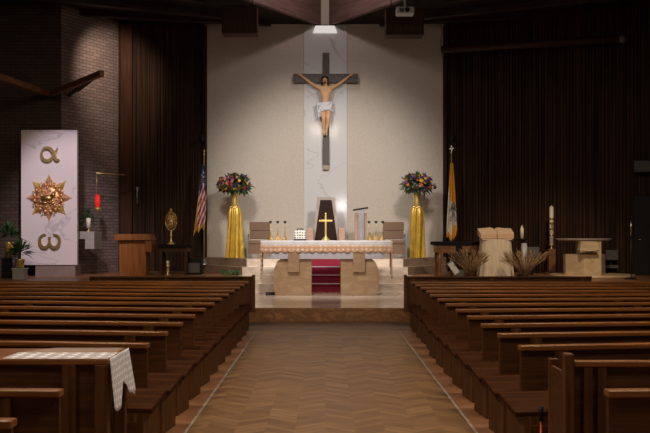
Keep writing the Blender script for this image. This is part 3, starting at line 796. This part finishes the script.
B().ball((cx_-.02, -.12, cz_-.01), .13, 2, (1.2, .5, .62)).ball((cx_+.14, -.13, cz_+.07), .06, 2, (1, .8, 1)).ball((cx_-.1, -.12, cz_-.12), .07, 2, (1.6, .5, .5)).ball((cx_+.1, -.12, cz_-.13), .06, 2, (1.5, .5, .5)).obj('relief', 'old_gold', t)

# shelf with candle, and sanctuary lamp, right of the slab
sy = 22.62
t = thing('bracket_shelf', 'pale stone bracket shelf right of the white marble slab', 'shelf', (X(86, sy), sy, 0))
B().box(-.215, .22, -.06, .7, Zh(239, sy), Zh(231.5, sy), bev=.005).obj('shelf_board', 'grey_stone', t)
B().box(-.01, .22, -.05, .7, Zh(249, sy), Zh(239, sy), bev=.005).obj('bracket', 'grey_stone', t)
t = thing('glass_candle', 'white candle in a glass on the pale bracket shelf', 'candle', (X(88, sy), sy+.05, Zh(231.5, sy)))
B().lathe([(.05, 0), (.05, .015), (.012, .04), (.012, .08), (.05, .09)], n=16).obj('foot', 'gold', t)
B().lathe([(.05, .09), (.055, .34), (.05, .34)], n=16).obj('candle', 'wax', t)
t = thing('potted_plant', 'small green plant behind the candle on the bracket shelf', 'plant', (X(83, sy), sy+.35, Zh(231.5, sy)), 0, 'potted plants by the marble slab')
B().lathe([(.05, 0), (.07, .12), (.06, .12)], n=14).obj('pot', 'dark_metal', t)
foliage(70, (0, 0, .28), .2, .25, .16, .03, ['leaf'], random.Random(9)).obj('leaves', ['leaf'], t)
ly = 23.3
t = thing('sanctuary_lamp', 'hanging red glass sanctuary lamp on a gold wall arm', 'lamp', (X(97.5, ly), ly, 0))
B().tube([(-.03, 0, Zh(173, ly)), (.55, .75, Zh(173, ly))], .014).obj('arm', 'brass', t)
B().tube([(-.02, 0, Zh(173, ly)), (-.02, 0, Zh(195, ly))], .006).obj('chain', 'brass', t)
B().lathe([(.045, Zh(208, ly)), (.065, Zh(202, ly)), (.055, Zh(195, ly)), (.04, Zh(195, ly))], n=16).obj('red_glass', 'red_glass', t)
B().lathe([(.01, Zh(214, ly)), (.05, Zh(210.5, ly)), (.10, Zh(208.5, ly)), (.08, Zh(207.5, ly))], n=16).obj('cup', 'gold', t)

# plants left of the slab on stands
for (px, Y, pt, pb, ft, lab, sd) in ((9, 21.3, 242, 258, 224, 'higher left green plant in gold pot at the photo edge', 4), (20, 20.75, 259, 268, 238, 'lower green plant in gold pot before the white slab', 8)):
    z0 = Zh(pb, Y)
    st_ = thing('plant_stand', 'slim glass plinth under the %s' % ('plant at the photo edge' if sd == 4 else 'plant before the white slab'), 'stand', (X(px, Y), Y, ST), 0, 'plant stands')
    B().box(-.13, .13, -.13, .13, 0, z0-ST-.02).obj('column', 'grey_stone' if sd == 8 else 'dark_metal', st_); B().box(-.15, .15, -.15, .15, z0-ST-.02, z0-ST).obj('top', 'clear_glass' if sd == 8 else 'dark_metal', st_)
    t = thing('potted_plant', lab, 'plant', (X(px, Y), Y, z0), 0, 'potted plants by the marble slab')
    h_ = (pb-pt)*Y/F
    B().lathe([(.085, 0), (.11, h_*.9), (.115, h_), (.1, h_), (.09, h_*.8)], n=20).obj('pot', 'gold', t)
    lf = foliage(150, (0, 0, h_+.12), .22, .26, .22, .025, ['leaf', 'leaf_light'], random.Random(sd), .0); lf.obj('leaves', ['leaf', 'leaf_light'], t)

# wooden rail canopy, a V over the marble slab
zc = 5.25; t = thing('wooden_canopy', 'V shaped dark wooden rail canopy with rafters above the marble slab', 'canopy', (0, 0, zc))
A_, L_, R_ = Vector((X(50, 22.9), 22.9, 0)), Vector((X(-14, 19.8), 19.8, 0)), Vector((X(102, 19.95), 19.95, 0))
for p0, p1 in ((A_, L_), (A_, R_)):
    d = p1-p0; b = B().box(-.05, d.length, -.05, .05, -.07, .07, bev=.01)
    b.obj('rail', 'table_wood', t, p0, math.atan2(d.y, d.x))
for i in range(9):
    p0 = A_.lerp(R_, .22+.78*i/8); p1 = Vector((max(p0.x-1.25, -6.6), min(p0.y+2.2, 23.02), 0))
    if p1.x > -6.75: p1.y = min(p1.y+.4, 23.1+(p1.x+6.75)*1.84-.06); 
    B().tube([p0, p1], .018, 6).obj('rafter', 'dark_wood', t)

# ambo at left
ay = 22.6; q = ay/F
t = thing('ambo', 'orange brown wooden lectern at left before the dark slats', 'lectern', (X(135, ay), ay, ST))
def zz(py): return Zh(py, ay)-ST
B().box(-14*q, 12.5*q, -.2, .22, 0, zz(239)).obj('body', 'cabinet_wood', t)
B().box(-.10, .02, -.215, -.195, .05, zz(242)).obj('front_strip', 'cabinet_wood', t)
B().slab([(-18*q, zz(240)), (19*q, zz(240)), (17*q, zz(234)), (-17*q, zz(234))], -.32, .32).obj('top', 'cabinet_wood', t)
B().box(12.6*q, 18.6*q, -.28, .28, zz(252), zz(240), bev=.01).obj('side_shelf', 'cabinet_wood', t)
# black-draped table with monstrance
by = 22.9; q = by/F
t = thing('side_table', 'small dark table with black top left of the flag', 'table', (X(175, by), by, ST))
def zz(py): return Zh(py, by)-ST
B().box(-15*q, 15.5*q, -.3, .3, zz(247.5), zz(244.5), bev=.01).obj('top', 'black_cloth', t)
B().box(-13.5*q, 13.5*q, -.26, .26, zz(252), zz(247.5)).obj('apron', 'dark_wood', t)
for sx in (-1, 1):
    for s2 in (-1, 1): B().box(sx*12.5*q-.035, sx*12.5*q+.035, s2*.23-.03, s2*.23+.03, 0, zz(252)).obj('leg', 'dark_wood', t)
t = thing('monstrance', 'oval gold lattice monstrance standing on the black topped table', 'monstrance', (X(171, by), by, Zh(244.5, by)))
B().lathe([(.10, 0), (.10, .02), (.05, .06), (.022, .1), (.02, .2), (.04, .24), (.02, .28), (.03, .36)], n=18).obj('foot', 'brass', t)
b = B(); zc_, rx_, rz_ = (244.5-221.5)*q, 5.4*q, 9*q
for k in range(3):
    f = 1-.3*k; pts = [(rx_*f*math.sin(a*2*PI/24)*(1-.12*math.cos(a*2*PI/24)*-1), 0, zc_+rz_*f*math.cos(a*2*PI/24)) for a in range(25)]
    b.tube(pts, .016, 6)
for i in range(20):
    a = i*2*PI/20; b.tube([(0, 0, zc_), (rx_*math.sin(a), 0, zc_+rz_*math.cos(a))], .010, 5)
for i in range(24):
    a = i*2*PI/24; b.ball((rx_*1.04*math.sin(a), 0, zc_+rz_*1.03*math.cos(a)), .022, 1)
b.obj('lattice_halo', 'old_gold', t)
B().ball((0, 0, zc_), .06, 2, (1, .5, 1)).obj('centre_boss', 'brass', t)
B().box(-.01, .01, -.01, .01, zc_+rz_, zc_+rz_+.11).box(-.035, .035, -.01, .01, zc_+rz_+.05, zc_+rz_+.07).obj('top_cross', 'brass', t)
t = thing('candle_holder', 'small brass candle holder on the floor under the dark table', 'candle holder', (X(168.5, by), by-.1, ST))
B().lathe([(.07, 0), (.07, .02), (.02, .06), (.05, .12), (.02, .17), (.055, .22), (.055, .27)], n=16).obj('stem', 'brass', t)
B().lathe([(.04, .27), (.04, .36)], n=12).obj('candle', 'wax', t)
t = thing('floor_speaker', 'low black box on the floor between table and left flag', 'speaker', (X(195, 23.3), 23.3, ST))
B().box(-.18, .18, -.2, .2, 0, Zh(258, 23.3)-ST, bev=.01).obj('cabinet', 'black', t); B().box(-.15, .15, -.21, -.2, .05, .3).obj('grille', 'dark_grey', t)
t = thing('wall_bracket', 'thin steel bracket on the dark post behind the wooden lectern', 'bracket', (X(137.2, 24.8), 24.8, 0))
B().tube([(0, 0, Zh(204, 24.8)), (0, 0, Zh(187, 24.8))], .014).obj('rod', 'steel', t); B().box(-.03, .03, 0, .08, Zh(190, 24.8), Zh(187, 24.8)).obj('plate', 'steel', t)
# green wreath on the lower step
t = thing('green_wreath', 'low green wreath lying on the stage before the left gold pedestal', 'wreath', (X(230.5, 22.0), 22.0, ST))
rr = random.Random(5)
b = B()
for i in range(160):
    a = rr.random()*2*PI; p = Vector((.19*math.cos(a), .13*math.sin(a), .05+rr.uniform(-.04, .08))); d = Vector((rr.uniform(-1, 1), rr.uniform(-1, 1), rr.uniform(0, .6))).normalized(); s_ = d.cross(Vector((0, 0, 1)))*.02
    v = [b.bm.verts.new(z_) for z_ in (p, p+d*.04+s_, p+d*.09, p+d*.04-s_)]
    for w_ in v: w_.co.z = max(w_.co.z, .004)
    b.bm.faces.new(v)
b.obj('leaves', 'green_cloth', t)
b = B()
for i in range(9): a = i*.7; b.ball((.2*math.cos(a), .13*math.sin(a), .06), .014, 1)
b.obj('berries', 'petal_orange', t)

# ------------------------------------------------------------------ right stage
ry = 22.3; q = ry/F
def zz(py): return Zh(py, ry)-ST
t = thing('credence_table', 'long wooden table with black cloth top right of the steps', 'table', (X(458, ry), ry, ST))
B().box(-26*q, 24*q, -.36, .36, zz(245), zz(241.5), bev=.015).obj('black_cloth', 'black_cloth', t)
B().box(-23*q, 22*q, -.32, .32, zz(252.5), zz(245)).obj('apron', 'table_wood', t)
B().box(-4*q, 2*q, -.345, -.325, zz(262), zz(245)).obj('hanging_cloth', 'black_cloth', t)
for sx in (-20, 19):
    for s2 in (-1, 1): B().lathe([(.05, 0), (.055, .05), (.04, .2), (.06, .42), (.05, zz(252.5))], (sx*q, s2*.26, 0), 12).obj('leg', 'table_wood', t)
t = thing('floor_box', 'open white and dark box on the floor under the credence table', 'box', (X(456, ry), ry-.1, ST))
B().box(-.12, .14, -.1, .1, 0, .16, rot=Matrix.Rotation(.2, 3, 'Z')).obj('carton', 'dark_grey', t)
B().box(-.16, -.02, -.14, -.12, .05, .36, rot=Matrix.Rotation(-.6, 3, 'Y')).obj('flap', 'white_plastic', t)
# draped book stand
ky = 21.5; q = ky/F
def zz(py): return Zh(py, ky)-ST
t = thing('draped_book_stand', 'stand wrapped in cream cloth beneath the open book', 'stand', (X(495.5, ky), ky, ST))
def drape(u, v):
    a = u*2*PI; h0 = zz(239.5)
    w_ = (15.2+3.0*v**1.3)*q; d_ = .24+.05*v
    f = .02*v*math.sin(a*11)+.015*v*math.sin(a*5+1)
    cs_, sn = math.cos(a), math.sin(a)
    x = w_*math.copysign(abs(cs_)**.6, cs_)*(1+f*2); y = d_*math.copysign(abs(sn)**.6, sn)*(1+f*3)
    return Vector((x, y, max(.006, h0*(1-v))))
b = B().grid(drape, 120, 14)
b.box(-15*q, 15*q, -.23, .23, zz(240), zz(239)); b.obj('cloth', 'cream_cloth', t)
t = thing('open_book', 'large open book with cream pages on the draped stand', 'book', (X(495.5, ky), ky, ST+zz(239)))
def pages(s):
    hgt = (239-228)*q
    prof = [(0, .06), (.04, .10), (.12, .105), (.24, .09), (.40, .085), (.40, 0), (0, 0)]
    b = B()
    t0 = math.radians(17)
    poly = [(s*x, z) for x, z in prof]
    if s < 0: poly = poly[::-1]
    b.slab(poly, 0, .36)
    for v in b.bm.verts:
        y, z = v.co.y, v.co.z
        v.co.y = y*math.cos(t0)-z*math.sin(t0)*.4-.165; v.co.z = y*math.sin(t0)+z*(1 if z < .01 else 1.0)+(.012 if z < .01 else .065)
    return b
for s in (-1, 1): pages(s).obj('pages', 'page', t)
b = B()
for s in (-1, 1):
    b.box(min(s*.008, s*.395), max(s*.008, s*.395), -.215, -.17, .005, .135, bev=.012)
b.obj('page_block_edge', 'page_edge', t)
# dried wheat sheaves
def wheat(label, px, Y, n, spread, seed, top):
    rr = random.Random(seed); b = B(); e = B()
    t = thing('wheat_sheaf', label, 'dried wheat', (X(px, Y), Y, ST), 0, 'dried wheat sheaves')
    B().lathe([(.08, 0), (.10, .07), (.08, .13), (.09, .15), (.07, .14)], n=16).obj('vase', 'dark_wood', t)
    for _ in range(n):
        a = rr.uniform(-1, 1)*spread; dy = rr.uniform(-.2, .2); L = (Zh(top, Y)-ST)*rr.uniform(.7, 1.05)
        p = [Vector((a*.08, dy*.2, .06)), Vector((a*.45, dy*.6, L*.55)), Vector((a*(1+.1*rr.random()), dy, L*(1-.12*abs(a)/spread)))]
        b.tube(p, .0045, 4)
        d = (p[2]-p[1]).normalized(); e.tube([p[2]-d*.10, p[2]-d*.05, p[2]+d*.05], [.004, .010, .002], 5)
    b.obj('stalks', 'straw', t); e.obj('ears', 'straw', t)
wheat('dried wheat sheaf left of the draped book stand', 470, 20.7, 95, .44, 3, 250)
wheat('dried wheat sheaf right of the draped book stand', 525, 20.7, 105, .50, 6, 250)
# candle on black stand with glass
cy = 22.3; q = cy/F
t = thing('candle_stand', 'black candle stand with one ivory candle right of the open book', 'candle stand', (X(522, cy), cy, ST))
def zz(py): return Zh(py, cy)-ST
B().lathe([(.13, 0), (.13, .03), (.03, .07), (.025, zz(241)), (.06, zz(240)), (.14, zz(239.5)), (.14, zz(238.5))], n=20).obj('stand', 'dark_metal', t)
B().lathe([(.045, zz(238.4)), (.045, zz(229)), (.012, zz(226)), (0, zz(224.5))], n=14).obj('candle', 'wax', t)
t = thing('glass_jar', 'clear glass jar lamp below the candle right of the book', 'jar', (X(522, cy), cy-.25, ST))
B().lathe([(.07, zz(270)), (.075, zz(246)), (.06, zz(243)), (.05, zz(243))], n=16).obj('glass', 'clear_glass', t)
B().lathe([(.10, 0), (.10, zz(270)-.002)], n=16).obj('foot', 'dark_metal', t)
B().lathe([(.04, zz(269.9)), (.04, zz(248))], n=12).obj('white_candle', 'wax', t)
for px, py0, py1, lab in ((532, 248, 260, 'small dark grey box behind the wheat right of the candle'),):
    t = thing('monitor_speaker', lab, 'speaker', (X(px, 22.9), 22.9, ST))
    B().box(-.16, .16, -.1, .1, Zh(260, 22.9)-ST, Zh(247, 22.9)-ST, bev=.01).obj('cabinet', 'dark_grey', t); B().tube([(0, 0, 0), (0, 0, Zh(260, 22.9)-ST)], .03).obj('post', 'black', t)
# paschal candle
py_ = 23.3; q = py_/F
t = thing('paschal_candle', 'tall white paschal candle with gold bands in a wooden stand', 'candle', (X(551.5, py_), py_, ST))
def zz(py): return Zh(py, py_)-ST
B().box(-.09, .09, -.09, .09, .04, zz(249), bev=.01).box(-.17, .17, -.17, .17, 0, .05, bev=.01).obj('wooden_stand', 'table_wood', t)
B().lathe([(.05, zz(249)), (.02, zz(248)), (.03, zz(246)), (.07, zz(244.5)), (.06, zz(244))], n=16).obj('socket', 'brass', t)
B().lathe([(.052, zz(244)), (.052, zz(207)), (.01, zz(206)), (0, zz(205))], n=18).obj('candle', 'wax', t)
for p_ in (219, 223.5, 229, 235): B().lathe([(.054, zz(p_+.9)), (.068, zz(p_+.6)), (.068, zz(p_-.8)), (.054, zz(p_-1))], n=18).obj('gold_band', 'old_gold', t)
B().box(-.018, .018, -.072, -.05, zz(230), zz(222)).obj('relief_cross', 'old_gold', t)
# baptismal font
bf = 22.0; q = bf/F
def zz(py): return Zh(py, bf)-ST
t = thing('baptismal_font', 'tan marble octagonal font with round top and wide round foot', 'font', (X(585, bf), bf, ST))
B().lathe([(41*q, 0), (41.5*q, .04), (41*q, .06)], (7*q, 0, 0), 48, 1, 1).obj('foot_slab', 'font_marble', t)
pts = [(-20.5*q, .10), (-20.5*q, -.1), (-7*q, -.5), (10*q, -.5), (19*q, -.1), (19*q, .10), (10*q, .42), (-7*q, .42)]
B().prism(pts, .06, zz(254)).obj('octagonal_base', 'font_marble', t)
pts = [(-6*q, -.42), (11*q, -.42), (11*q, .3), (-6*q, .3)]
B().prism(pts, zz(254), zz(240.5)).obj('pillar', 'font_marble', t)
B().lathe([(24*q, zz(240.7)), (27.5*q, zz(239.2)), (27.5*q, zz(238.6)), (25*q, zz(238.6))], (-1.5*q, 0, 0), 40, 1, .8).obj('round_top', 'stone_taupe', t)
t = thing('font_cover', 'small cream draped box with rounded lid on the front of the font', 'box', (X(588.3, bf-.55), bf-.55, 0))
z0, z1 = Zh(251.5, bf), Zh(241, bf)
b = B().slab([(-9*q, z0), (9*q, z0), (9.5*q, z0+.05), (8*q, z1-.02), (6*q, z1), (-6*q, z1), (-8*q, z1-.02), (-9.5*q, z0+.05)], -.1, .125); b.obj('cloth_front', 'font_marble', t)
B().tube([(-9.3*q, -.11, z0+.05), (0, -.125, z0+.03), (9.3*q, -.11, z0+.05)], .012, 6).obj('hem', 'cream_cloth', t)
t = thing('monitor_speaker', 'small grey box on a post right of the font', 'speaker', (X(611, 22.9), 22.9, ST))
B().box(-.15, .15, -.1, .1, Zh(260, 22.9)-ST, Zh(250, 22.9)-ST, bev=.01).obj('cabinet', 'dark_grey', t); B().tube([(0, 0, 0), (0, 0, Zh(260, 22.9)-ST)], .03).obj('post', 'black', t)
B().box(-.16, .16, -.08, .08, Zh(268, 22.9)-ST, Zh(265, 22.9)-ST).obj('shelf', 'dark_grey', t)
my = 20.75
t = thing('microphone_stand', 'slim steel microphone stand at the far right beside the font', 'microphone stand', (X(631, my), my, ST))
B().lathe([(.14, 0), (.14, .02), (.02, .04)], n=18).obj('base', 'black', t)
B().tube([(0, 0, .03), (0, 0, Zh(236, my)-ST)], .011).obj('lower_tube', 'dark_metal', t)
B().tube([(0, 0, Zh(236, my)-ST), (0, 0, Zh(221, my)-ST)], .013).obj('upper_tube', 'steel', t)
# black door leaf at right, and black wall loudspeaker
def onwall(px, off=0):                          # a point on the right slat wall seen at px
    a, c = Vector((3.36, WB)), Vector((9.2, 22.1)); k = (px-VX)/F
    d = c-a; s_ = (k*a.y-a.x)/(d.x-k*d.y); p = a+d*s_; n = Vector((d.y, -d.x)).normalized()
    return p+n*off, math.atan2(d.y, d.x)
p, rz = onwall(634, .03)
o = B().box(0, .95, -.03, .02, 0, 2.0, bev=.01).obj('door_1', 'black', None, (p.x, p.y, ST), rz); struct(o)
ch = B().tube([(.12, -.03, .9), (.12, -.08, .9), (.2, -.08, .9)], .012).obj('door_handle', 'brass', o)
p, rz = onwall(644, .2)
t = thing('wall_speaker', 'black loudspeaker mounted high on the slat wall at far right', 'speaker', (p.x, p.y, 0), rz)
B().box(-.2, .3, -.15, .12, Zh(173, p.y), Zh(160, p.y), bev=.015).obj('cabinet', 'black', t); B().box(-.17, .27, -.16, -.15, Zh(172, p.y), Zh(161.5, p.y)).obj('grille', 'dark_metal', t)
B().box(.02, .08, .12, .24, Zh(168, p.y), Zh(165, p.y)).obj('bracket', 'dark_metal', t)
# rolled projection screen
p0, p1 = P(442, 49.5, 24.6), P(629, 38.5, 22.55)
t = thing('projection_screen', 'long dark rolled projection screen tube high on the right slat wall', 'projection screen', p0)
d = p1-p0
B().tube([(0, 0, 0), d], .10, 14).obj('casing', 'dark_wood', t)
B().tube([d*.955, d*.985], .106, 14).obj('end_band', 'dark_grey', t)
B().tube([(-.02, 0, 0), (-.04, 0, .3), (.0, 0, .45), (-.05, .1, CZ-p0.z)], .008, 6).obj('cable', 'black', t)
B().tube([d*.96, d*.96+Vector((0, 0, CZ-p1.z))], .01, 6).obj('hanger', 'black', t)
# ceiling boxes and projector
for px0, px1, pt, pb, lab in ((221.5, 257, 5, 33, 'left'), (386, 424, 8, 34.5, 'right')):
    Y = 22.3; q = Y/F
    t = thing('ceiling_speaker', 'dark brown wooden speaker box hanging from the ceiling at %s' % lab, 'speaker', (X((px0+px1)/2, Y), Y, 0), 0, 'wooden speaker boxes under the ceiling')
    w_ = (px1-px0)/2*q
    B().box(-w_, w_, 0, .5, Zh(pb, Y), Zh(pt, Y), bev=.01).obj('cabinet', 'post_wood', t)
    B().box(-w_+.05, w_-.05, -.012, 0, Zh(pb-1.5, Y), Zh(pt+1.5, Y)).obj('grille', 'dark_wood', t)
    for sx in (-1, 1): B().tube([(sx*w_*.7, .25, Zh(pt, Y)), (sx*w_*.7, .25, CZ)], .015, 6).obj('hanger', 'dark_metal', t)
Y = 21.2; q = Y/F
t = thing('projector', 'white projector hanging from a pole in front of the right speaker box', 'projector', (X(405, Y), Y, 0))
B().box(-.21, .21, -.15, .18, Zh(15, Y), Zh(8, Y), bev=.03).obj('case', 'white_plastic', t)
B().lathe([(.05, 0), (.055, .05), (.04, .05)], n=16).obj('lens', 'black', t).rotation_euler = (PI/2, 0, 0)
t.children[-1].location = (.04, -.15, Zh(11.5, Y))
B().box(-.14, -.03, -.158, -.148, Zh(13.5, Y), Zh(9.5, Y)).obj('vent', 'dark_grey', t)
B().tube([(0, 0, Zh(8, Y)), (0, 0, 7.8)], .03).obj('pole', 'white_plastic', t)
# small black spotlights on the slat walls
for px, lab in ((201.5, 'left'), (453, 'right')):
    Y = 24.75
    t = thing('wall_spotlight', 'small black spotlight head above the %s flag' % lab, 'spotlight', (X(px, Y), Y, Zh(138, Y)), 0, 'small spotlights above the flags')
    B().lathe([(.05, -.08), (.07, 0), (.06, .08), (.03, .09)], n=14).obj('head', 'black', t)
    B().tube([(0, 0, 0), (0, .55, .05)], .02).obj('arm', 'black', t)

# ------------------------------------------------------------------ light
def lamp(kind, name, loc, to, power, col=(1, .93, .84), size=.3, angle=60, blend=.6):
    l = bpy.data.lights.new(name, kind); l.energy = power; l.color = col
    if kind == 'SPOT': l.spot_size = math.radians(angle); l.spot_blend = blend; l.shadow_soft_size = size
    elif kind == 'AREA': l.size = size
    else: l.shadow_soft_size = size
    o = bpy.data.objects.new(name, l); C.objects.link(o); o.location = loc
    o.rotation_euler = (Vector(to)-Vector(loc)).to_track_quat('-Z', 'Y').to_euler()
    o['kind'] = 'structure'
    return o
for s in (-1, 1):
    lamp('SPOT', 'sanctuary_light', (s*2.3, 15.2, 6.7), (s*-.2, 25.3, 2.5), 1620, (1, .94, .88), size=.4, angle=43, blend=.85)
lamp('SPOT', 'altar_light', (-.9, 15.6, 6.8), (0, 22.0, .8), 1500, (1, .90, .80), size=.2, angle=32, blend=.8)
lamp('SPOT', 'panel_light', (-5.0, 16.0, 6.8), (-6.3, 22.3, 2.2), 1350, (.97, .86, .95), size=.15, angle=31, blend=.7)
lamp('SPOT', 'brick_light', (-4.9, 22.6, 7.1), (-5.85, 24.7, 5.9), 260, (1, .80, .62), size=.08, angle=75, blend=.9)
lamp('SPOT', 'stage_light', (5.2, 16.0, 6.8), (5.0, 22.2, .7), 1150, (1, .80, .58), size=.2, angle=44, blend=.8)
lamp('SPOT', 'left_stage_light', (-3.0, 16.0, 6.8), (-4.0, 23.2, 1.2), 520, (1, .80, .58), size=.2, angle=34, blend=.8)
lamp('POINT', 'well_light', (0, 22.6, 8.35), (0, 25, 5), 60, (1, .82, .80), size=.12)
lamp('SPOT', 'well_downlight', (0, 20.6, 9.9), (0, 22.3, .6), 1700, (1, .92, .85), size=.2, angle=42, blend=.8)
for s in (-1, 1):
    for i, y in enumerate((3, 7.5, 12)):
        lamp('AREA', 'nave_light', (s*3.6, y, 6.6), (s*3.0, y+.6, 0), 120, (1, .80, .58), size=1.0)
lamp('AREA', 'aisle_light', (0, 6, 6.8), (0, 7, 0), 100, (1, .84, .66), size=1.2)
lamp('AREA', 'entrance_daylight', (1.15, -10, 3.6), (.5, 25, 2.4), 60, (1, .98, .95), size=.45)

w = bpy.data.worlds.new('world'); bpy.context.scene.world = w; w.use_nodes = True
w.node_tree.nodes['Background'].inputs[0].default_value = (1, .88, .78, 1); w.node_tree.nodes['Background'].inputs[1].default_value = .035

# ------------------------------------------------------------------ camera
cam = bpy.data.cameras.new('camera'); co = bpy.data.objects.new('camera', cam); C.objects.link(co)
co.location = (0, 0, H); co.rotation_euler = (PI/2, 0, 0)
cam.sensor_width = 36; cam.lens = F/650*36; cam.shift_y = (VY-216.5)/650; cam.clip_end = 200
sc = bpy.context.scene; sc.camera = co
vs_ = sc.view_settings; vs_.view_transform = 'Standard'; vs_.look = 'None'; vs_.exposure = 0; vs_.gamma = 1; vs_.use_curve_mapping = False
